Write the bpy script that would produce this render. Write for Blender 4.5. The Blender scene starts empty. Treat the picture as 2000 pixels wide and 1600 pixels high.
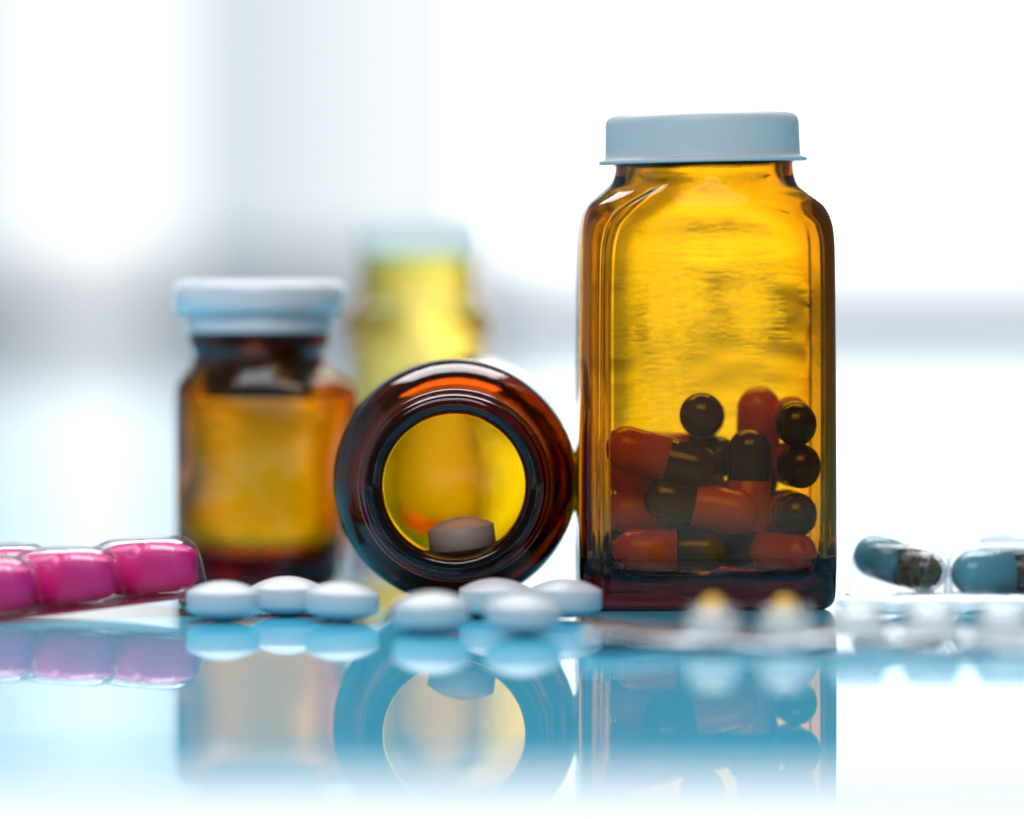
import bpy, bmesh, math, random
from mathutils import Vector, Matrix, Euler
random.seed(7)
R = math.radians
scene = bpy.context.scene
col = scene.collection

# ------------------------------------------------------------------ camera (1 unit = 1 cm)
F, HOR, H = 10000.0, 510.0, 6.85           # focal length in photo pixels, horizon row, eye height
cam_d = bpy.data.cameras.new('camera')
cam_d.sensor_width = 36; cam_d.lens = 180; cam_d.shift_y = -0.145
cam_d.clip_start = 1; cam_d.clip_end = 5000
cam_d.dof.use_dof = True; cam_d.dof.focus_distance = 100.2
cam_d.dof.aperture_fstop = 0.18 / 3.8
cam = bpy.data.objects.new('camera', cam_d); col.objects.link(cam)
cam.location = (0, 0, H); cam.rotation_euler = (R(90), 0, 0)
scene.camera = cam

def P(px, py, d):
    return Vector(((px - 1000) / F * d, d, H - (py - HOR) / F * d))

# ------------------------------------------------------------------ light
w = bpy.data.worlds.new('World'); scene.world = w; w.use_nodes = True
w.node_tree.nodes['Background'].inputs[0].default_value = (0.84, 0.93, 1.0, 1)
w.node_tree.nodes['Background'].inputs[1].default_value = 0.13

def area(name, loc, target, sx, sy, power, color=(1, 1, 1)):
    l = bpy.data.lights.new(name, 'AREA'); l.shape = 'RECTANGLE'
    l.size = sx; l.size_y = sy; l.energy = power; l.color = color
    o = bpy.data.objects.new(name, l); col.objects.link(o); o.location = loc
    o.rotation_euler = (Vector(target) - Vector(loc)).to_track_quat('-Z', 'Y').to_euler()
    return o
area('skylight_lamp', (-10, 190, 150), (0, 80, 0), 150, 90, 340000, (0.96, 0.98, 1))
area('front_fill', (-20, -50, 160), (0, 95, 4), 160, 100, 260000, (0.88, 0.95, 1))  # unseen fill added overhead to light the lid and tablet fronts
for lx, lw, lp in ((16.6, 1.6, 160), (18.1, 0.5, 190), (20.8, 0.4, 130), (22.4, 0.3, 130)):
    area('strip_lamp', (lx, -40, 0), (lx - 10, 100, 0), lw, 110, lp, (0.95, 0.97, 1))

scene.view_settings.view_transform = 'Standard'
scene.view_settings.look = 'None'
scene.view_settings.exposure = 0
scene.view_settings.gamma = 1
scene.render.engine = 'CYCLES'
c = scene.cycles
c.use_denoising = True
try: c.denoiser = 'OPENIMAGEDENOISE'
except Exception: pass
c.max_bounces = 32; c.transmission_bounces = 32; c.glossy_bounces = 12; c.diffuse_bounces = 5
c.transparent_max_bounces = 32; c.volume_bounces = 2
c.caustics_reflective = True; c.caustics_refractive = True; c.blur_glossy = 0.6
c.sample_clamp_indirect = 6

# ------------------------------------------------------------------ helpers
def mat(name):
    m = bpy.data.materials.new(name); m.use_nodes = True
    return m, m.node_tree.nodes, m.node_tree.links

def noise_bump(m, scale3, nscale, strength, dist=0.02, detail=3, layers=None):
    n, l = m.node_tree.nodes, m.node_tree.links
    tc = n.new('ShaderNodeTexCoord'); prev = None
    for (s3, ns, st, di) in (layers or [(scale3, nscale, strength, dist)]):
        mp = n.new('ShaderNodeMapping'); mp.inputs['Scale'].default_value = s3
        nz = n.new('ShaderNodeTexNoise'); nz.inputs['Scale'].default_value = ns; nz.inputs['Detail'].default_value = detail
        b = n.new('ShaderNodeBump'); b.inputs['Strength'].default_value = st; b.inputs['Distance'].default_value = di
        l.new(tc.outputs['Object'], mp.inputs['Vector']); l.new(mp.outputs[0], nz.inputs['Vector'])
        l.new(nz.outputs[0], b.inputs['Height'])
        if prev: l.new(prev.outputs[0], b.inputs['Normal'])
        prev = b
    l.new(prev.outputs[0], n['Principled BSDF'].inputs['Normal'])

def solid(name, color, rough=0.4, ior=1.5, spec=0.5, metal=0, bump=None, sss=0, trans=0, coat=0, mott=0):
    m, n, l = mat(name); p = n['Principled BSDF']
    p.inputs['Base Color'].default_value = (*color, 1); p.inputs['Roughness'].default_value = rough
    p.inputs['IOR'].default_value = ior; p.inputs['Metallic'].default_value = metal
    p.inputs['Specular IOR Level'].default_value = spec
    p.inputs['Transmission Weight'].default_value = trans
    p.inputs['Coat Weight'].default_value = coat; p.inputs['Coat Roughness'].default_value = 0.05
    if sss:
        p.inputs['Subsurface Weight'].default_value = sss
        p.inputs['Subsurface Radius'].default_value = (1, .7, .5); p.inputs['Subsurface Scale'].default_value = 0.15
    if mott:
        tc = n.new('ShaderNodeTexCoord'); nz = n.new('ShaderNodeTexNoise'); nz.inputs['Scale'].default_value = 3.1
        nz.inputs['Detail'].default_value = 6
        mx = n.new('ShaderNodeMix'); mx.data_type = 'RGBA'
        mx.inputs[6].default_value = (*[v * (1 - mott) for v in color], 1); mx.inputs[7].default_value = (*color, 1)
        l.new(tc.outputs['Object'], nz.inputs['Vector']); l.new(nz.outputs[0], mx.inputs[0]); l.new(mx.outputs[2], p.inputs['Base Color'])
    if bump: noise_bump(m, None, 0, 0, layers=bump)
    return m

def glass(name, absorb=None, rough=0.0, ior=1.5, layers=None, tint=(1, 1, 1), detail=3):
    m = solid(name, tint, rough, ior, trans=1)
    n, l = m.node_tree.nodes, m.node_tree.links
    if absorb:
        dmax = max(absorb)
        v = n.new('ShaderNodeVolumeAbsorption'); v.inputs['Density'].default_value = dmax
        v.inputs['Color'].default_value = (*[1 - a / dmax for a in absorb], 1)
        l.new(v.outputs[0], n['Material Output'].inputs['Volume'])
    if layers: noise_bump(m, None, 0, 0, layers=layers, detail=detail)
    return m

def emit(name, color, strength, grad=None):
    m, n, l = mat(name); n.remove(n['Principled BSDF'])
    e = n.new('ShaderNodeEmission'); e.inputs[0].default_value = (*color, 1); e.inputs[1].default_value = strength
    l.new(e.outputs[0], n['Material Output'].inputs[0])
    return m

def obj(name, bm, m, parent=None, smooth=True, recalc=True):
    if recalc: bmesh.ops.recalc_face_normals(bm, faces=bm.faces)
    me = bpy.data.meshes.new(name); bm.to_mesh(me); bm.free()
    for p in me.polygons: p.use_smooth = smooth
    me.materials.append(m)
    o = bpy.data.objects.new(name, me); col.objects.link(o)
    if parent: o.parent = parent
    return o

def tag(o, label=None, cat=None, group=None, kind=None):
    if label: o['label'] = label
    if cat: o['category'] = cat
    if group: o['group'] = group
    if kind: o['kind'] = kind
    return o

def empty(name, loc=(0, 0, 0), rot=(0, 0, 0)):
    o = bpy.data.objects.new(name, None); col.objects.link(o); o.location = loc; o.rotation_euler = rot
    o.empty_display_size = 0.3
    return o

def catmull(pts, k=6):
    out = []
    n = len(pts)
    for i in range(n - 1):
        p0 = pts[max(i - 1, 0)]; p1 = pts[i]; p2 = pts[i + 1]; p3 = pts[min(i + 2, n - 1)]
        for j in range(k):
            t = j / k
            out.append(tuple(0.5 * (2 * b + (c_ - a) * t + (2 * a - 5 * b + 4 * c_ - d) * t * t + (3 * b - a - 3 * c_ + d) * t ** 3)
                             for a, b, c_, d in zip(p0, p1, p2, p3)))
    out.append(tuple(pts[-1]))
    return out

def loft(secs, seg=96, seam=None, closed_ends=True, ring_closed=False):
    """secs: (z, half x, half y, squareness, centre x)"""
    bm = bmesh.new(); rings = []
    for s in secs:
        z, a, b, n = s[:4]; cx = s[4] if len(s) > 4 else 0
        if a < 1e-4:
            rings.append([bm.verts.new((cx, 0, z))]); continue
        ring = []
        for i in range(seg):
            t = 2 * math.pi * i / seg
            ct, st = math.cos(t), math.sin(t)
            k = 1.0
            if seam and seam[2] < z < seam[3]:
                k += seam[1] * math.exp(-((t - seam[0]) / 0.018) ** 2)
            ring.append(bm.verts.new((cx + k * a * math.copysign(abs(ct) ** (2 / n), ct), k * b * math.copysign(abs(st) ** (2 / n), st), z)))
        rings.append(ring)
    pairs = list(zip(rings, rings[1:]))
    if ring_closed: pairs.append((rings[-1], rings[0]))
    for r0, r1 in pairs:
        if len(r0) == 1 and len(r1) == 1: continue
        if len(r0) == 1:
            for i in range(len(r1)): bm.faces.new((r0[0], r1[i], r1[(i + 1) % len(r1)]))
        elif len(r1) == 1:
            for i in range(len(r0)): bm.faces.new((r0[i], r0[(i + 1) % len(r0)], r1[0]))
        else:
            m = len(r0)
            for i in range(m):
                bm.faces.new((r0[i], r0[(i + 1) % m], r1[(i + 1) % m], r1[i]))
    return bm

def lathe(pts, seg=64, k=1, **kw):
    """pts: (z, r)"""
    if k > 1: pts = catmull(pts, k)
    return loft([(z, max(r, 0), max(r, 0), 2.0) for z, r in pts], seg, **kw)

def box(x0, x1, y0, y1, z0, z1, bev=0):
    bm = bmesh.new(); bmesh.ops.create_cube(bm, size=1)
    for v in bm.verts:
        v.co = ((x0 + x1) / 2 + v.co.x * (x1 - x0), (y0 + y1) / 2 + v.co.y * (y1 - y0), (z0 + z1) / 2 + v.co.z * (z1 - z0))
    if bev: bmesh.ops.bevel(bm, geom=bm.edges[:], offset=bev, segments=3, affect='EDGES', profile=0.5)
    return bm

# ------------------------------------------------------------------ materials
AMB = (1.25, 3.65, 34.0)
M_amber = glass('amber_glass', AMB)
_n, _l = M_amber.node_tree.nodes, M_amber.node_tree.links
_c = _n.new('ShaderNodeTexCoord'); _sx = _n.new('ShaderNodeSeparateXYZ'); _l.new(_c.outputs['Object'], _sx.inputs[0])
_rear = _n.new('ShaderNodeMapRange'); _rear.inputs[1].default_value = 1.0; _rear.inputs[2].default_value = 1.35
_l.new(_sx.outputs['Y'], _rear.inputs[0])
def _nz(scale3, sc, det):
    mp = _n.new('ShaderNodeMapping'); mp.inputs['Scale'].default_value = scale3
    z = _n.new('ShaderNodeTexNoise'); z.inputs['Scale'].default_value = sc; z.inputs['Detail'].default_value = det
    _l.new(_c.outputs['Object'], mp.inputs['Vector']); _l.new(mp.outputs[0], z.inputs['Vector']); return z
def _mul(a, b):
    q = _n.new('ShaderNodeMath'); q.operation = 'MULTIPLY'; _l.new(a, q.inputs[0])
    if isinstance(b, float): q.inputs[1].default_value = b
    else: _l.new(b, q.inputs[1])
    return q.outputs[0]
_patch = _n.new('ShaderNodeMapRange'); _patch.inputs[1].default_value = 0.42; _patch.inputs[2].default_value = 0.62
_l.new(_nz((1, 1, 0.8), 0.7, 2).outputs[0], _patch.inputs[0])
_b1 = _n.new('ShaderNodeBump'); _b1.inputs['Distance'].default_value = 0.03
_l.new(_nz((0.5, 0.5, 7), 1.5, 4).outputs[0], _b1.inputs['Height'])
_l.new(_mul(_mul(_rear.outputs[0], _patch.outputs[0]), 0.65), _b1.inputs['Strength'])
_b2 = _n.new('ShaderNodeBump'); _b2.inputs['Distance'].default_value = 0.18
_l.new(_nz((0.7, 0.7, 1.6), 0.8, 1).outputs[0], _b2.inputs['Height'])
_l.new(_mul(_rear.outputs[0], 0.30), _b2.inputs['Strength']); _l.new(_b1.outputs[0], _b2.inputs['Normal'])
_l.new(_b2.outputs[0], _n['Principled BSDF'].inputs['Normal'])
M_amber_s = glass('amber_glass_smooth', (2.0, 4.7, 30.0), layers=[((1, 1, 1), 1.1, 0.25, 0.03)])
M_amber_l = glass('amber_glass_lumpy', (1.0, 4.5, 30.0), rough=0.10, layers=[((1, 1, 1.3), 0.55, 0.9, 0.55)], detail=0)
M_yellow = glass('pale_yellow_glass', (0.0, 0.60, 3.8), rough=0.25, layers=[((1, 1, 1), 0.5, 0.1, 0.02)])
M_cap = solid('white_plastic_cap', (0.64, 0.67, 0.69), 0.42, sss=0.25, bump=[((1, 1, 1), 6, 0.06, 0.02)])
M_cap2 = solid('pale_metal_cap', (0.86, 0.85, 0.88), 0.25, metal=0.05)
M_stop = solid('brown_rubber_stopper', (0.07, 0.022, 0.008), 0.6)
M_clearcap = solid('milky_plastic', (0.9, 0.92, 0.93), 0.35)
_n, _l = M_clearcap.node_tree.nodes, M_clearcap.node_tree.links
_t = _n.new('ShaderNodeBsdfTranslucent'); _t.inputs[0].default_value = (0.95, 0.96, 0.96, 1)
_m = _n.new('ShaderNodeMixShader'); _m.inputs[0].default_value = 0.80
_l.new(_n['Principled BSDF'].outputs[0], _m.inputs[1]); _l.new(_t.outputs[0], _m.inputs[2])
_tp = _n.new('ShaderNodeBsdfTransparent'); _m2 = _n.new('ShaderNodeMixShader'); _m2.inputs[0].default_value = 0.45
_l.new(_m.outputs[0], _m2.inputs[1]); _l.new(_tp.outputs[0], _m2.inputs[2]); _l.new(_m2.outputs[0], _n['Material Output'].inputs[0])
M_red = solid('red_gelatin', (1.0, 0.13, 0.035), 0.20, sss=0.5, bump=[((1, 1, 1), 2.5, 0.12, 0.03)])
M_dark = solid('dark_gelatin', (0.045, 0.012, 0.010), 0.16, bump=[((1, 1, 1), 2.5, 0.12, 0.03)])
M_tab_backlit = solid('backlit_tablet', (0.34, 0.22, 0.18), 0.45, bump=[((1, 1, 1), 14, 0.12, 0.01)])  # white tablet with its backlit amber shade painted into the colour
M_tab = solid('white_tablet', (0.66, 0.68, 0.72), 0.38, sss=0.3, bump=[((1, 1, 1), 14, 0.12, 0.01)])
M_pink = solid('pink_tablet', (1.0, 0.02, 0.30), 0.40, sss=0.3, bump=[((1, 1, 1), 22, 0.25, 0.01)])
M_pvc, _n, _l = mat('clear_blister_plastic'); _n.remove(_n['Principled BSDF'])
_t = _n.new('ShaderNodeBsdfTransparent'); _t.inputs[0].default_value = (0.965, 0.975, 0.98, 1)
_g = _n.new('ShaderNodeBsdfGlossy'); _g.inputs['Roughness'].default_value = 0.06
_w = _n.new('ShaderNodeLayerWeight'); _p = _n.new('ShaderNodeMath'); _p.operation = 'POWER'; _p.inputs[1].default_value = 4
_f = _n.new('ShaderNodeMapRange'); _f.inputs[3].default_value = 0.05; _f.inputs[4].default_value = 0.85
_l.new(_w.outputs['Facing'], _p.inputs[0]); _l.new(_p.outputs[0], _f.inputs[0])
_m = _n.new('ShaderNodeMixShader'); _z = _n.new('ShaderNodeTexNoise'); _z.inputs['Scale'].default_value = 3
_b = _n.new('ShaderNodeBump'); _b.inputs['Strength'].default_value = 0.4; _b.inputs['Distance'].default_value = 0.02
_c = _n.new('ShaderNodeTexCoord'); _l.new(_c.outputs['Object'], _z.inputs['Vector']); _l.new(_z.outputs[0], _b.inputs['Height'])
_l.new(_b.outputs[0], _g.inputs['Normal']); _l.new(_b.outputs[0], _w.inputs['Normal'])
_l.new(_f.outputs[0], _m.inputs[0]); _l.new(_t.outputs[0], _m.inputs[1]); _l.new(_g.outputs[0], _m.inputs[2]); _l.new(_m.outputs[0], _n['Material Output'].inputs[0])
M_foil = solid('silver_foil', (0.80, 0.82, 0.85), 0.18, metal=0.95, bump=[((1, 1, 1), 5, 0.9, 0.06)])
M_pfoil = solid('rose_backing_film', (0.55, 0.06, 0.14), 0.25, metal=0.3, bump=[((1, 1, 1), 6, 0.4, 0.03)])
M_blue = solid('blue_gelatin', (0.25, 0.58, 0.68), 0.15, trans=0.5, sss=0.2)
M_clear = glass('clear_gelatin', (2.5, 1.6, 1.5), 0.02, 1.3)
M_gran = solid('brown_granules', (0.34, 0.24, 0.16), 0.6, mott=0.5)
M_white = solid('white_counter', (0.90, 0.90, 0.90), 0.6, mott=0.05)
M_fibre = solid('white_fibre', (0.8, 0.75, 0.7), 0.6)

m, n, l = mat('blue_tinted_glass_sheet'); p = n['Principled BSDF']
p.inputs['Base Color'].default_value = (0.10, 0.62, 0.88, 1)
p.inputs['Roughness'].default_value = 0.018; p.inputs['IOR'].default_value = 1.52
tc = n.new('ShaderNodeTexCoord')
nz = n.new('ShaderNodeTexNoise'); nz.inputs['Scale'].default_value = 0.9; nz.inputs['Detail'].default_value = 8
rp = n.new('ShaderNodeMapRange'); rp.inputs[3].default_value = 0.008; rp.inputs[4].default_value = 0.03
l.new(tc.outputs['Object'], nz.inputs['Vector']); l.new(nz.outputs[0], rp.inputs[0]); l.new(rp.outputs[0], p.inputs['Roughness'])
M_table = m

# ------------------------------------------------------------------ setting
DF, DB = 69.2, 560.0
tag(obj('table', box(-160, 160, DF, DB, -0.16, 0.0, 0.03), M_table, smooth=False), kind='structure')
tag(obj('countertop', box(-200, 200, 54, DB + 1, -3.0, -0.17), M_white, smooth=False), kind='structure')
WD = 566.0; ws = WD / F
wallm = solid('grey_wall_paint', (0.78, 0.76, 0.82), 0.7, mott=0.15)
wall = tag(obj('backdrop_wall', box(-200, 200, WD, WD + 6, -40, 190), wallm, smooth=False), kind='structure')
def pane(name, px0, px1, ybot, ytop, color, st, proud=0.6, label=None):
    a, b = P(px0, ybot, WD), P(px1, ytop, WD)
    o = obj(name, box(a.x, b.x, WD - proud, WD - proud + 0.4, a.z, b.z), emit(name + '_light', color, st), wall, smooth=False)
    if label: o['label'] = label
    return o
pane('window', 55, 320, 560, -2300, (0.95, 0.985, 1.0), 1.4, label='narrow bright window at the left')
pane('glow_panel', 320, 620, 525, -2300, (0.84, 0.935, 1.0), 0.85, label='added pale glowing panel right of the narrow window')  # grey backdrop tone between the windows, made to glow
pane('glow_panel_blend', 620, 980, 530, -2300, (0.92, 0.97, 1.0), 1.0, label='added glowing panel grading into the wide window')  # in-between glow added to soften the step to the wide window
pane('glow_panel', -700, 55, 545, -2300, (0.88, 0.95, 1.0), 0.86, label='added pale glowing panel left of the narrow window')  # same added glow for the grey backdrop at the far left
pane('window', 980, 3600, 528, -2300, (0.94, 0.975, 1.0), 2.5, label='wide bright window at the right')
tag(obj('side_wall', box(-204, -200, 20, WD + 6, -40, 190), wallm, smooth=False), kind='structure')

# ------------------------------------------------------------------ big standing bottle
def bottle(outer, inner, seg, m, parent, seam=None, k=6):
    secs = catmull(outer, k) + catmull(inner, k)[1:]
    secs[0] = (secs[0][0], 0, 0, 2); secs[-1] = (secs[-1][0], 0, 0, 2)
    return obj('glass_body', loft(secs, seg, seam), m, parent)

BC = Vector((3.82, 101.65, 0))
big = tag(empty('pill_bottle', BC, (0, 0, R(2))), 'tall upright amber glass bottle with white lid, half filled with red and dark capsules', 'bottle')
rl = 1.5
outer = [(0.12, 0.0, 0.0, 5), (0.10, 1.6, 0.9, 5), (0.0, 2.15, 1.28, 6), (0.02, 2.36, 1.46, 7), (0.16, 2.49, 1.58, 8), (0.5, 2.53, 1.61, 8.5),
         (1.6, 2.54, 1.62, 9), (4.0, 2.53, 1.61, 9), (6.6, 2.51, 1.60, 9), (7.3, 2.50, 1.60, 8), (7.66, 2.45, 1.60, 6.5), (7.97, 2.32, 1.62, 4.2),
         (8.2, 2.07, 1.66, 2.9), (8.4, 1.86, 1.69, 2.3), (8.6, 1.78, 1.71, 2.0), (8.9, 1.76, 1.72, 2), (9.4, 1.74, 1.72, 2), (9.52, 1.66, 1.64, 2)]
inner = [(9.52, 1.66, 1.64, 2), (9.45, 1.5, 1.5, 2), (9.0, 1.56, 1.55, 2), (8.6, 1.58, 1.55, 2), (8.35, 1.68, 1.52, 2.3), (8.1, 1.96, 1.48, 3.0), (7.8, 2.22, 1.46, 4.2),
         (7.4, 2.35, 1.45, 6), (6.6, 2.38, 1.46, 7), (4.0, 2.39, 1.46, 7), (1.4, 2.38, 1.46, 7), (0.95, 2.34, 1.42, 6), (0.64, 2.10, 1.28, 4.6), (0.52, 1.6, 0.8, 4), (0.46, 0, 0, 3)]
bottle(outer, inner, 288, M_amber, big, seam=(R(180 + 62), 0.012, 0.3, 8.3))
# lid: hollow cup with flange, slightly tilted
lid = lathe([(0.0, 1.82), (0.0, 2.04), (0.015, 2.075), (0.06, 2.08), (0.09, 2.05), (0.105, 1.97), (0.16, 1.945), (0.30, 1.94), (0.78, 1.93), (0.88, 1.91), (0.955, 1.84), (0.985, 1.73), (0.995, 1.5), (1.0, 0.0)], 96)
lo = obj('lid', lid, M_cap, big); lo.location = (-0.03, 0, 8.79); lo.rotation_euler = (0, R(-1.3), 0)

# ------------------------------------------------------------------ capsules
def capsule_meshes(r=0.438, L=2.30):
    def half(r, z0, ze, s):
        pts = [(s * z0, 0), (s * z0, r - 0.01), (s * (z0 + 0.01), r)]
        zc = ze - r
        for i in range(0, 11):
            a = i / 10 * math.pi / 2
            pts.append((s * (zc + r * math.sin(a)), r * math.cos(a)))
        return lathe(pts, 40)
    a = bpy.data.meshes.new('cap_half'); bm = half(r + 0.012, -0.12, L / 2, 1); bmesh.ops.recalc_face_normals(bm, faces=bm.faces); bm.to_mesh(a); bm.free()
    b = bpy.data.meshes.new('body_half'); bm = half(r, 0.0, L / 2, -1); bmesh.ops.recalc_face_normals(bm, faces=bm.faces); bm.to_mesh(b); bm.free()
    for me in (a, b):
        for p in me.polygons: p.use_smooth = True
    return a, b
CA, CB = capsule_meshes()
CA.materials.append(M_red); CB.materials.append(M_dark)
def capsule(p0, p1=None, label='', length=2.25, direction=None, group='capsules inside the tall amber bottle'):
    """the +z (red) end points along direction; p0 is the centre"""
    e = empty('capsule', p0); d = Vector(direction).normalized()
    e.rotation_euler = d.to_track_quat('Z', 'Y').to_euler()
    for nm, me in (('red_half', CA), ('dark_half', CB)):
        o = bpy.data.objects.new(nm, me); col.objects.link(o); o.parent = e
    tag(e, label, 'capsule', group)
    return e
G0 = 'capsules inside the tall amber bottle'
d1, d2, d3 = 100.71, 101.62, 102.52
caps = [
 # centre px, py, depth, direction of the red end, label
 (1367, 987, d1, (1, 0, -0.20), 'frontmost capsule lying across the middle of the pile, red end pointing right'),
 (1309, 1078, d1, (-1, 0, 0.0), 'capsule on the bottle floor at the front with red left end'),
 (1291, 895, d1, (-1, 0, 0.27), 'sloping capsule at the upper left of the pile, red end raised left'),
 (1371, 812, d2, (0.05, 1, -0.05), 'dark round capsule end sitting alone on top of the pile'),
 (1494, 1083, d2 - 0.42, (0.78, -0.42, 0.0), 'red capsule end on the floor at the lower right, facing out'),
 (1462, 950, d2 - 0.02, (-0.03, 0, -1), 'upright capsule with its dark end up, in front of the taller red one'),
 (1556, 908, d2, (-0.1, 1, 0), 'dark round capsule end at the right wall, second from the top'),
 (1553, 823, d2, (0, 1, 0.05), 'dark round capsule end at the right wall, highest of that side'),
 (1546, 1002, d2, (-0.12, 1, 0), 'dark round capsule end right of the frontmost capsule red tip'),
 (1484, 1004, d3, (-1, 0.0, 0.03), 'brownish capsule end half hidden at the right wall above the floor'),
 (1481, 868, d3, (0.03, 0, 1), 'upright capsule with its red end up, topmost red in the pile'),
 (1290, 1000, d2, (-1, 0, 0), 'red-ended capsule at the left wall, just above the floor row'),
 (1292, 926, d2 + 0.05, (-1, 0, 0), 'red-ended capsule at the left wall under the sloping capsule'),
 (1268, 1075, d2 + 0.05, (1, 0, 0), 'capsule behind the floor capsule with dark left end showing'),
 (1486, 1083, d3, (-1, 0, 0), 'dark capsule end on the floor in the right corner'),
]
for px, py, d, dr, lab in caps:
    capsule(P(px, py, d), direction=dr, label=lab)
for px, py, d, dr in [(1310, 965, d3, (1, 0, .1)), (1268, 1077, d3, (-1, 0, 0)), (1330, 890, d3, (-1, 0, 0.05))]:
    capsule(P(px, py, d), direction=dr, label='capsule buried at the back of the pile behind the ones in front')

# ------------------------------------------------------------------ lying bottle, mouth to the camera
lyb = tag(empty('pill_bottle', (-1.13, 107.6, 2.45), (R(90), 0, 0)), 'open round amber glass bottle lying on its side, mouth facing out', 'bottle')
outl = [(0.15, 0, 0, 2), (0.10, 1.4, 1.4, 2), (0.0, 1.9, 1.9, 2), (0.08, 2.2, 2.2, 2), (0.35, 2.42, 2.42, 2), (0.8, 2.45, 2.45, 2), (3, 2.45, 2.45, 2), (5.0, 2.45, 2.45, 2), (5.45, 2.43, 2.43, 2), (5.8, 2.34, 2.34, 2),
        (6.1, 2.16, 2.16, 2), (6.3, 1.93, 1.93, 2), (6.42, 1.78, 1.78, 2), (6.6, 1.72, 1.72, 2), (6.85, 1.73, 1.73, 2), (6.93, 1.86, 1.86, 2), (7.05, 1.90, 1.90, 2), (7.2, 1.89, 1.89, 2), (7.3, 1.80, 1.80, 2),
        (7.36, 1.79, 1.79, 2), (7.46, 1.80, 1.80, 2), (7.56, 1.74, 1.74, 2), (7.6, 1.62, 1.62, 2)]
inl = [(7.6, 1.62, 1.62, 2), (7.58, 1.50, 1.50, 2), (7.48, 1.42, 1.42, 2), (7.2, 1.39, 1.39, 2), (6.6, 1.385, 1.385, 2), (6.4, 1.43, 1.43, 2), (6.15, 1.70, 1.70, 2), (5.8, 1.96, 1.96, 2), (5.4, 2.08, 2.08, 2), (5.0, 2.1, 2.1, 2), (3, 2.1, 2.1, 2), (0.9, 2.1, 2.1, 2), (0.45, 1.98, 1.98, 2), (0.33, 1.7, 1.7, 2), (0.38, 0, 0, 2)]
bottle(outl, inl, 128, M_amber_s, lyb, k=4)

# ------------------------------------------------------------------ tablets
def tablet_mesh(r, band, dome):
    pts = [(-(band / 2 + dome), 0)]
    for i in range(1, 9):
        t = i / 8; pts.append((-(band / 2 + dome * (1 - t * t)), (r - 0.012) * t))
    pts.append((-band / 2 + 0.012, r)); pts.append((band / 2 - 0.012, r))
    for i in range(8, 0, -1):
        t = i / 8; pts.append(((band / 2 + dome * (1 - t * t)), (r - 0.012) * t))
    pts.append(((band / 2 + dome), 0))
    me = bpy.data.meshes.new('tablet'); bm = lathe(pts, 64)
    bmesh.ops.recalc_face_normals(bm, faces=bm.faces); bm.to_mesh(me); bm.free()
    for p in me.polygons: p.use_smooth = True
    me.materials.append(M_tab)
    return me
TB, TD = 0.36, 0.20
TM = tablet_mesh(0.70, TB, TD)
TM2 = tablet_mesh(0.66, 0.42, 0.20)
TM2.materials[0] = M_tab_backlit
def tablet(px, d, label, rot=(0, 0, 0), z=None, me=TM, group='loose white tablets in front of the bottles'):
    o = bpy.data.objects.new('tablet', me); col.objects.link(o)
    o.location = ((px - 1000) / F * d, d, (TB / 2 + TD) if z is None else z); o.rotation_euler = rot
    tag(o, label, 'tablet', group); return o
tablet(436, 97.5, 'white round tablet beside the pink blister, first of the row', (R(1), R(0.5), 0))
tablet(560, 98.9, 'white round tablet set back between the first and third tablets', (R(2), 0, 0))
tablet(668, 97.3, 'white round tablet under the gap between the small bottle and lying bottle', (R(1), R(3), 0))
tablet(842, 94.3, 'white round tablet at the lower left of the lying bottle mouth', (R(3), R(-2), 0))
tablet(968, 98.3, 'white tablet touched by yellow light right under the lying bottle', (R(2), 0, 0))
tablet(1022, 93.8, 'very blurred nearest white tablet in front of the lying bottle', (R(2), R(2), 0))
tablet(1104, 97.9, 'white tablet against the left bottom corner of the tall bottle', (R(1), R(2), 0), z=0.40)
tab_in = tablet(902, 101.1, 'tablet painted in backlit brown shade, lying inside the mouth of the lying bottle', (R(2), R(-7), 0), z=1.40, me=TM2, group=None)

# ------------------------------------------------------------------ small amber bottle, left
S = Vector((-5.38, 108.9, 0))
sm = tag(empty('pill_bottle', S), 'small upright amber bottle with flat silvery white cap at the left', 'bottle')
bo = [(0.1, 0, 0, 2), (0.08, 1.0, 1.0, 2.4), (0, 1.4, 1.35, 2.4), (0.1, 1.68, 1.5, 2.7, 0), (0.4, 1.76, 1.55, 3, 0.0), (2.0, 1.82, 1.6, 3, 0.05), (3.3, 1.93, 1.62, 3, .15), (3.95, 1.96, 1.62, 3, 0.18), (4.2, 1.90, 1.6, 2.7, 0.15),
      (4.42, 1.66, 1.5, 2.2, 0.05), (4.6, 1.46, 1.42, 2, 0), (4.82, 1.40, 1.40, 2, 0), (4.97, 1.46, 1.46, 2, 0), (5.1, 1.50, 1.50, 2, 0), (5.6, 1.46, 1.46, 2, 0), (5.72, 1.36, 1.36, 2, 0)]
bo = [b if len(b) == 5 else (*b, 0) for b in bo]
bi = [(5.72, 1.36, 1.36, 2, 0), (5.6, 1.2, 1.2, 2, 0), (5.0, 1.25, 1.25, 2, 0), (4.7, 1.26, 1.26, 2, 0), (4.4, 1.50, 1.36, 2.1, 0.05), (4.1, 1.76, 1.46, 2.6, 0.12), (3.7, 1.83, 1.49, 2.9, 0.17), (2.0, 1.69, 1.47, 2.9, 0.05), (0.8, 1.63, 1.42, 2.8, 0.02), (0.5, 1.2, 1.1, 2.4, 0), (0.4, 0, 0, 2, 0)]
bottle(bo, bi, 128, M_amber_l, sm, k=5)
obj('cap', lathe([(5.78, 0), (5.74, 1.6), (5.78, 1.76), (5.86, 1.81), (6.24, 1.81), (6.34, 1.77), (6.40, 1.66), (6.42, 0)], 96), M_cap2, sm)
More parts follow.
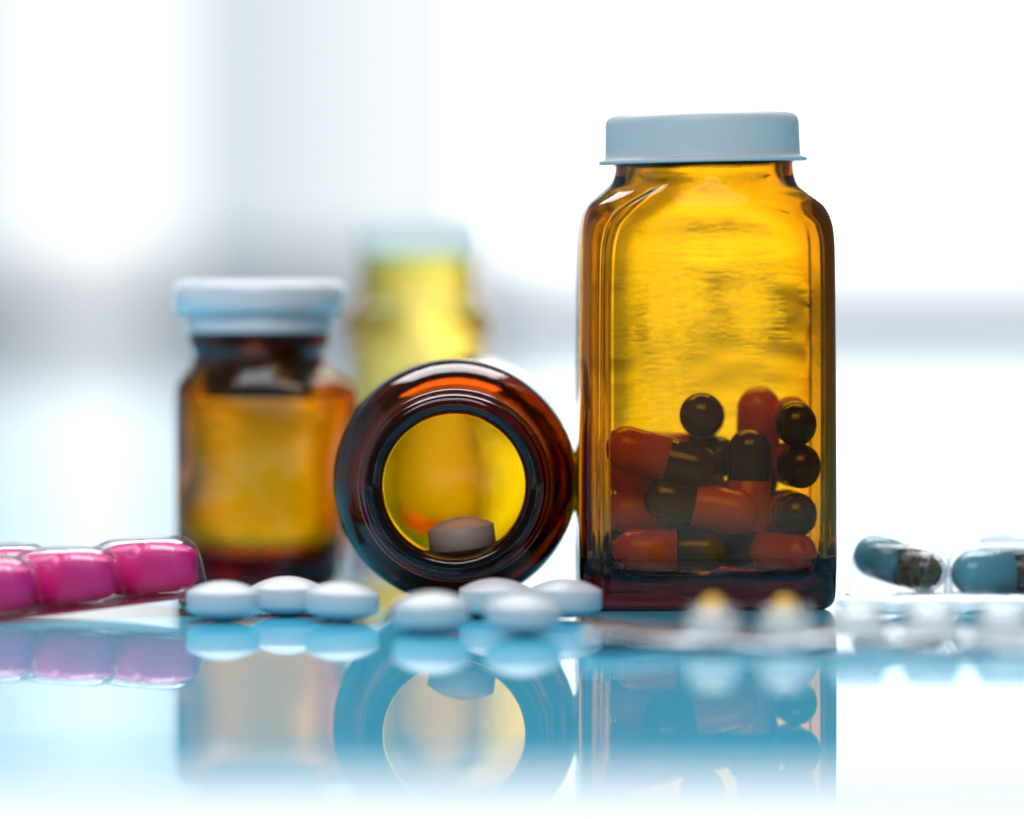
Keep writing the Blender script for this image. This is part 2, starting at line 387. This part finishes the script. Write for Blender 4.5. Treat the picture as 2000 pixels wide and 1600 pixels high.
obj('cap_skirt', lathe([(5.35, 1.50), (5.34, 1.545), (5.40, 1.55), (5.76, 1.56), (5.77, 1.50)], 96, ring_closed=True), M_cap2, sm)
obj('stopper', lathe([(3.98, 0), (4.0, 1.10), (4.08, 1.2), (4.9, 1.22), (5.4, 1.15), (5.68, 1.17), (5.735, 1.2), (5.735, 0)], 64), M_stop, sm)

# ------------------------------------------------------------------ pale yellow bottle, far back
Y = Vector(((818 - 1000) * 0.0121, 121.0, 0))
yb = tag(empty('pill_bottle', Y), 'pale yellow glass bottle with milky lid, blurred behind the others', 'bottle')
yo = [(0.1, 0, 0, 2), (0.0, 1.5, 1.5, 2), (0.15, 1.78, 1.78, 2), (0.6, 1.84, 1.84, 2), (2.5, 1.66, 1.66, 2.1), (4.2, 1.60, 1.6, 2.2), (5.2, 1.70, 1.65, 2.5), (5.55, 1.74, 1.62, 2.5), (5.72, 1.68, 1.58, 2.2), (5.88, 1.48, 1.45, 2), (6.1, 1.36, 1.36, 2), (6.5, 1.36, 1.36, 2), (6.98, 1.36, 1.36, 2), (7.04, 1.28, 1.28, 2)]
yi = [(7.04, 1.28, 1.28, 2), (6.98, 1.12, 1.12, 2), (6.2, 1.08, 1.08, 2), (5.9, 1.15, 1.15, 2), (5.6, 1.34, 1.34, 2), (5.2, 1.43, 1.42, 2.2), (4.2, 1.38, 1.38, 2.2), (2.5, 1.43, 1.43, 2), (0.8, 1.6, 1.6, 2), (0.5, 1.4, 1.4, 2), (0.45, 0, 0, 2)]
bottle(yo, yi, 96, M_yellow, yb, k=4)
obj('lid', lathe([(7.0, 1.42), (7.1, 1.48), (7.6, 1.47), (7.75, 1.40), (7.8, 1.2), (7.8, 0.0)], 64), M_clearcap, yb)

# ------------------------------------------------------------------ blister helpers
def dome_bm(a, b, h, n=3.2, t=0.022, seg=48, flange=0.0):
    o = [(0, a, b, n), (h * .35, a * .965, b * .955, n), (h * .68, a * .91, b * .89, n), (h * .86, a * .84, b * .80, n), (h * .96, a * .72, b * .66, n * .9), (h, a * .5, b * .45, n * .8), (h * 1.01, 0, 0, 2)]
    i = [(z if k_ == 0 else z - t, max(x - t, 0), max(y - t, 0), q) for k_, (z, x, y, q) in enumerate(o)]
    so = catmull(o, 3); si = catmull(i, 3)
    so[-1] = (so[-1][0], 0, 0, 2); si[-1] = (si[-1][0], 0, 0, 2)
    return loft(so + si[::-1], seg, ring_closed=True)

def rrect(x0, x1, y0, y1, r, z0, z1, bumps=None, nx=1):
    bm = bmesh.new(); pts = []
    for cx, cy, a0 in ((x1 - r, y1 - r, 0), (x0 + r, y1 - r, 90), (x0 + r, y0 + r, 180), (x1 - r, y0 + r, 270)):
        for i in range(7):
            a = R(a0 + 15 * i); pts.append((cx + r * math.cos(a), cy + r * math.sin(a)))
    lo = [bm.verts.new((x, y, z0)) for x, y in pts]; hi = [bm.verts.new((x, y, z1)) for x, y in pts]
    bm.faces.new(lo[::-1]); bm.faces.new(hi); m_ = len(pts)
    for i in range(m_): bm.faces.new((lo[i], lo[(i + 1) % m_], hi[(i + 1) % m_], hi[i]))
    return bm

# pink blister at the left: rows rise to the back right
ang = R(31)
Rm = Matrix.Rotation(ang, 4, 'Z') @ Matrix.Rotation(R(-4.6), 4, 'Y')
org = Vector((-10.1, 98.0, 0.05))
pb = tag(empty('blister_pack', org), 'clear blister pack of pink tablets at the left edge of the table', 'blister pack')
pb.rotation_euler = Rm.to_euler()
X0, X1, Y0, Y1 = -2.4, 4.75, -1.35, 3.5
obj('backing', rrect(X0, X1, Y0, Y1, 0.35, 0.0, 0.02), M_pfoil, pb, smooth=False)
obj('plastic_sheet', rrect(X0, X1, Y0, Y1, 0.35, 0.024, 0.06), M_pvc, pb, smooth=False)
DM = dome_bm(0.66, 1.20, 1.08, 3.0)
dome_me = bpy.data.meshes.new('blister_dome'); bmesh.ops.recalc_face_normals(DM, faces=DM.faces); DM.to_mesh(dome_me); DM.free()
for p_ in dome_me.polygons: p_.use_smooth = True
dome_me.materials.append(M_pvc)
# oblong tablet with a score line
def oblong():
    bm = bmesh.new(); nu, nv = 72, 14; a, b = 1.04, 0.53
    def hz(u, v, s):   # dome height with a groove across the middle
        r_ = (abs(u / a) ** 2.6 + abs(v / b) ** 2.6)
        h = 0.22 * max(0, 1 - r_) ** 0.8
        if s > 0: h -= 0.09 * math.exp(-(u / 0.055) ** 2) * (1 if r_ < .97 else 0.3)
        return h
    band0, band1 = 0.14, 0.72
    for s, zb in ((1, band1), (-1, band0)):
        prev = None; first = None
        rings = []
        cv = bm.verts.new((0, 0, zb + s * hz(0, 0, s)))
        for j in range(1, nv + 1):
            k = j / nv; ring = []
            for i in range(nu):
                t = 2 * math.pi * i / nu; ct, st = math.cos(t), math.sin(t)
                x = a * k * math.copysign(abs(ct) ** (2 / 2.6), ct); y = b * k * math.copysign(abs(st) ** (2 / 2.6), st)
                ring.append(bm.verts.new((y, x, zb + s * hz(x, y, s))))
            rings.append(ring)
        for i in range(nu): bm.faces.new((cv, rings[0][i], rings[0][(i + 1) % nu]))
        for r0, r1 in zip(rings, rings[1:]):
            for i in range(nu): bm.faces.new((r0[i], r0[(i + 1) % nu], r1[(i + 1) % nu], r1[i]))
        if s == 1: top = rings[-1]
        else: bot = rings[-1]
    for i in range(nu): bm.faces.new((top[i], top[(i + 1) % nu], bot[(i + 1) % nu], bot[i]))
    bmesh.ops.recalc_face_normals(bm, faces=bm.faces)
    me = bpy.data.meshes.new('pink_tablet'); bm.to_mesh(me); bm.free()
    for p_ in me.polygons: p_.use_smooth = True
    me.materials.append(M_pink)
    return me
PM = oblong()
plabs = {(0, 0): 'pink tablet nearest, cut by the left edge, front of the blister row',
         (1, 0): 'scored pink oblong tablet in the middle of the front blister row',
         (2, 0): 'scored pink oblong tablet at the raised right end of the blister',
         (-1, 0): None, (0, 1): 'pink tablet in the rear blister row farther to the left',
         (1, 1): 'pink tablet in the rear blister row with a bright glint over its right end', (2, 1): 'pink tablet in the rear row behind the raised right end'}
for (i, j), lb in plabs.items():
    if lb is None or (i, j) in ((2, 1),): continue
    loc = (i * 1.75 - 0.38 * j, j * 2.09, 0.062)
    o = bpy.data.objects.new('dome', dome_me); col.objects.link(o); o.parent = pb; o.location = loc; o.rotation_euler = (0, 0, R(44))
    t = bpy.data.objects.new('tablet', PM); col.objects.link(t)
    t.matrix_world = Matrix.Translation(org) @ Rm @ Matrix.Translation((loc[0], loc[1], 0.10)) @ Matrix.Rotation(R(44), 4, 'Z')
    tag(t, lb, 'tablet', 'pink tablets in the blister pack')

# ------------------------------------------------------------------ foil blister strip, front right
fb_o = P(1675, 1240, 90.6); fb_o.z = 0.06
fb = tag(empty('blister_pack', fb_o, (0, R(0.3), R(-2.5))), 'blurred silver blister strip with clear domes in front of the tall bottle', 'blister pack')
def wavy_sheet(x0, x1, y0, y1, t, amp, nx=80, ny=10, seed=1):
    bm = bmesh.new(); rnd = random.Random(seed); ph = [rnd.uniform(0, 6) for _ in range(6)]
    def hz(x, y): return amp * (math.sin(x * 1.3 + ph[0]) + 0.6 * math.sin(x * 3.1 + y * 2 + ph[1]) + 0.4 * math.sin(y * 3 + x + ph[2])) + amp * 2.0
    g = {}
    for k_, dz in ((0, 0), (1, t)):
        for i in range(nx + 1):
            for j in range(ny + 1):
                x = x0 + (x1 - x0) * i / nx; y = y0 + (y1 - y0) * j / ny
                g[k_, i, j] = bm.verts.new((x, y, hz(x, y) + dz))
    for i in range(nx):
        for j in range(ny):
            bm.faces.new((g[1, i, j], g[1, i + 1, j], g[1, i + 1, j + 1], g[1, i, j + 1]))
            bm.faces.new((g[0, i, j + 1], g[0, i + 1, j + 1], g[0, i + 1, j], g[0, i, j]))
    for i in range(nx):
        bm.faces.new((g[0, i, 0], g[0, i + 1, 0], g[1, i + 1, 0], g[1, i, 0])); bm.faces.new((g[1, i, ny], g[1, i + 1, ny], g[0, i + 1, ny], g[0, i, ny]))
    for j in range(ny):
        bm.faces.new((g[1, 0, j], g[1, 0, j + 1], g[0, 0, j + 1], g[0, 0, j])); bm.faces.new((g[0, nx, j], g[0, nx, j + 1], g[1, nx, j + 1], g[1, nx, j]))
    return bm
obj('foil', wavy_sheet(-4.9, 4.6, -1.2, 2.3, 0.06, 0.05), M_foil, fb)
D2 = dome_bm(0.56, 0.56, 0.50, 2.0)
dm2 = bpy.data.meshes.new('round_dome'); bmesh.ops.recalc_face_normals(D2, faces=D2.faces); D2.to_mesh(dm2); D2.free()
for p_ in dm2.polygons: p_.use_smooth = True
dm2.materials.append(M_pvc)
TM3 = tablet_mesh(0.44, 0.26, 0.08); TM3.materials[0] = M_clearcap
glint_bm = lathe([(-0.26, 0), (-0.23, 0.12), (-0.17, 0.19), (-0.1, 0.23), (0, 0.24), (0.1, 0.23), (0.17, 0.19), (0.23, 0.12), (0.26, 0)], 32, k=2)
bmesh.ops.recalc_face_normals(glint_bm, faces=glint_bm.faces); GLINT = bpy.data.meshes.new('glint_bead'); glint_bm.to_mesh(GLINT); glint_bm.free()
for p_ in GLINT.polygons: p_.use_smooth = True
GLINT.materials.append(solid('amber_glint', (1.0, 0.50, 0.0), 0.15, sss=0.3))  # added beads, amber glints painted as golden colour
names = ['first from the left end', 'second from the left end', 'third from the left end', 'fourth from the left end', 'fifth from the left end', 'last towards the right edge']
for j in range(2):
    for i in range(6):
        loc = Vector((-2.57 + 1.29 * i, -0.45 + 1.45 * j, 0.16))
        o = bpy.data.objects.new('dome', dm2); col.objects.link(o); o.parent = fb; o.location = loc
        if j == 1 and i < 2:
            g_ = bpy.data.objects.new('glint_bead', GLINT); col.objects.link(g_)
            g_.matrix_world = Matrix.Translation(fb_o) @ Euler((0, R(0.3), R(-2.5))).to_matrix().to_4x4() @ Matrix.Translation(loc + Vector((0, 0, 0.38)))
            tag(g_, 'golden bead added as an amber glint in the silver strip before the tall bottle base, %s' % ('the left of the two', 'the right of the two')[i], 'glint_bead', 'beads added as amber glints in the silver strip')
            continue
        t = bpy.data.objects.new('tablet', TM3); col.objects.link(t)
        t.matrix_world = Matrix.Translation(fb_o) @ Euler((0, R(0.3), R(-2.5))).to_matrix().to_4x4() @ Matrix.Translation(loc + Vector((0, 0, 0.2)))
        tag(t, 'white tablet in the silver strip, %s row, %s' % (('front', 'rear')[j], names[i]), 'tablet', 'white tablets in the silver strip')

# ------------------------------------------------------------------ capsule blister, right
cb_o = P(1840, 1172, 103.0); cb_o.z = 0.16
cb = tag(empty('blister_pack', cb_o), 'clear blister pack holding blue and transparent capsules at the right edge', 'blister pack')
obj('foil', wavy_sheet(-2.0, 3.6, -1.0, 3.2, 0.03, 0.012, 40, 12, 3), M_foil, cb)
def clear_capsule(loc, dr, lab):
    e = empty('capsule', loc); e.rotation_euler = Vector(dr).normalized().to_track_quat('Z', 'Y').to_euler()
    tag(e, lab, 'capsule', 'blue and clear capsules in the right blister')
    r, L = 0.435, 2.2
    def hpts(r, z0, ze, s, t=None):
        pts = []
        for i in range(9):
            a = i / 8 * math.pi / 2; pts.append((s * (ze - r + r * math.sin(a)), r * math.cos(a)))
        return [(s * z0, r)] + pts
    # blue half, shell
    o1 = hpts(r + 0.012, -0.15, L / 2, 1); i1 = hpts(r - 0.004, -0.15, L / 2 - 0.02, 1)
    obj('blue_half', lathe(o1 + i1[::-1], 40, ring_closed=True), M_blue, e)
    o2 = hpts(r - 0.006, -0.25, L / 2, -1); i2 = hpts(r - 0.035, -0.25, L / 2 - 0.03, -1)
    obj('clear_half', lathe(o2 + i2[::-1], 40, ring_closed=True), M_clear, e)
    bm = bmesh.new(); rnd = random.Random(len(lab))
    for k_ in range(620):
        while True:
            x, y, z = rnd.uniform(-.35, .35), rnd.uniform(-.35, .35), rnd.uniform(-L / 2 + .04, -0.25)
            rr = math.hypot(x, y); lim = .34 if z > -L / 2 + r else math.sqrt(max(0, .34 ** 2 - (z + L / 2 - r) ** 2))
            if rr < lim and (rr > lim * .8 or rnd.random() < .1): break
        bmesh.ops.create_icosphere(bm, subdivisions=1, radius=rnd.uniform(.035, .052), matrix=Matrix.Translation((x, y, z)))
    g_ = obj('granules', bm, M_gran, e, recalc=False); g_['kind'] = 'stuff'
    return e
D3 = dome_bm(1.24, 0.56, 0.98, 2.8)
dm3 = bpy.data.meshes.new('capsule_dome'); bmesh.ops.recalc_face_normals(D3, faces=D3.faces); D3.to_mesh(dm3); D3.free()
for p_ in dm3.polygons: p_.use_smooth = True
dm3.materials.append(M_pvc)
def cdome(loc, rz):
    o = bpy.data.objects.new('dome', dm3); col.objects.link(o); o.parent = cb; o.location = loc; o.rotation_euler = (0, 0, rz)
    return o
c1 = P(1757, 1101, 103.0)
clear_capsule(c1, (-0.72, 0.68, 0.20), 'capsule with blue left end and brown granules facing out, beside the tall bottle')
cdome((c1.x - cb_o.x, 0, 0.05), R(-44))
c2 = P(1962, 1118, 102.6)
clear_capsule(c2, (-0.97, -0.15, -0.02), 'capsule with dark blue left end lying sideways, cut by the right edge')
cdome((c2.x - cb_o.x, c2.y - cb_o.y, 0.05), R(6))
c3 = P(1990, 1064, 105.2)
ct = bpy.data.objects.new('tablet', TM3); col.objects.link(ct); ct.location = c3; ct.scale = (1.9, 1.0, 1.2)  # translucent insert added to give the empty dome its white highlight
tag(ct, 'pale insert added for the white highlight of the dome behind the sideways blue capsule', 'tablet')
cdome((c3.x - cb_o.x, c3.y - cb_o.y, 0.25), R(-18))

# ------------------------------------------------------------------ ridged foil scrap behind the tablets
bm = bmesh.new(); nx = 64
for k_ in range(nx + 1):
    x = k_ / nx * 1.9; z = 0.10 + (0.05 if k_ % 4 < 2 else 0.0)
    bm.verts.new((x, 0, z)); bm.verts.new((x, 1.2, z + 0.02)); bm.verts.new((x, 0, z - 0.09)); bm.verts.new((x, 1.2, z - 0.07))
bm.verts.ensure_lookup_table(); V = bm.verts
for k_ in range(nx):
    a, b = 4 * k_, 4 * k_ + 4
    bm.faces.new((V[a], V[b], V[b + 1], V[a + 1])); bm.faces.new((V[a + 3], V[b + 3], V[b + 2], V[a + 2]))
    bm.faces.new((V[a + 2], V[b + 2], V[b], V[a])); bm.faces.new((V[a + 1], V[b + 1], V[b + 3], V[a + 3]))
for a in (0, 4 * nx): bm.faces.new((V[a], V[a + 1], V[a + 3], V[a + 2]))
s_ = obj('foil_strip', bm, solid('ridged_foil_brown_sheen', (0.45, 0.30, 0.24), 0.35, metal=0.6), smooth=False)  # foil with its brown reflection put into the base colour
s_.location = (-6.62, 101.6, 0.0)
tag(s_, 'thin ridged foil strip coloured with a brown reflection, just in front of the small amber bottle', 'foil strip')

# ------------------------------------------------------------------ fibre stuck to the tall bottle
cu = bpy.data.curves.new('fibre', 'CURVE'); cu.dimensions = '3D'; cu.bevel_depth = 0.006; cu.bevel_resolution = 2
sp = cu.splines.new('NURBS')
fp = [(1626, 664), (1616, 662), (1607, 672), (1610, 682), (1619, 676), (1616, 668), (1608, 690), (1602, 706), (1603, 714), (1612, 719), (1625, 718)]
sp.points.add(len(fp) - 1)
for q, (x, y) in zip(sp.points, fp):
    v = P(x, y, 100.9); q.co = (v.x, v.y, v.z, 1)
sp.use_endpoint_u = True
cu.materials.append(M_fibre)
tmp = bpy.data.objects.new('fibre_path', cu)
fm = bpy.data.meshes.new_from_object(tmp); fm.name = 'fibre'
if not fm.materials: fm.materials.append(M_fibre)
bpy.data.objects.remove(tmp)
fo = bpy.data.objects.new('fibre', fm); col.objects.link(fo)
tag(fo, 'tiny curled white fibre clinging to the right edge of the tall bottle', 'fibre')
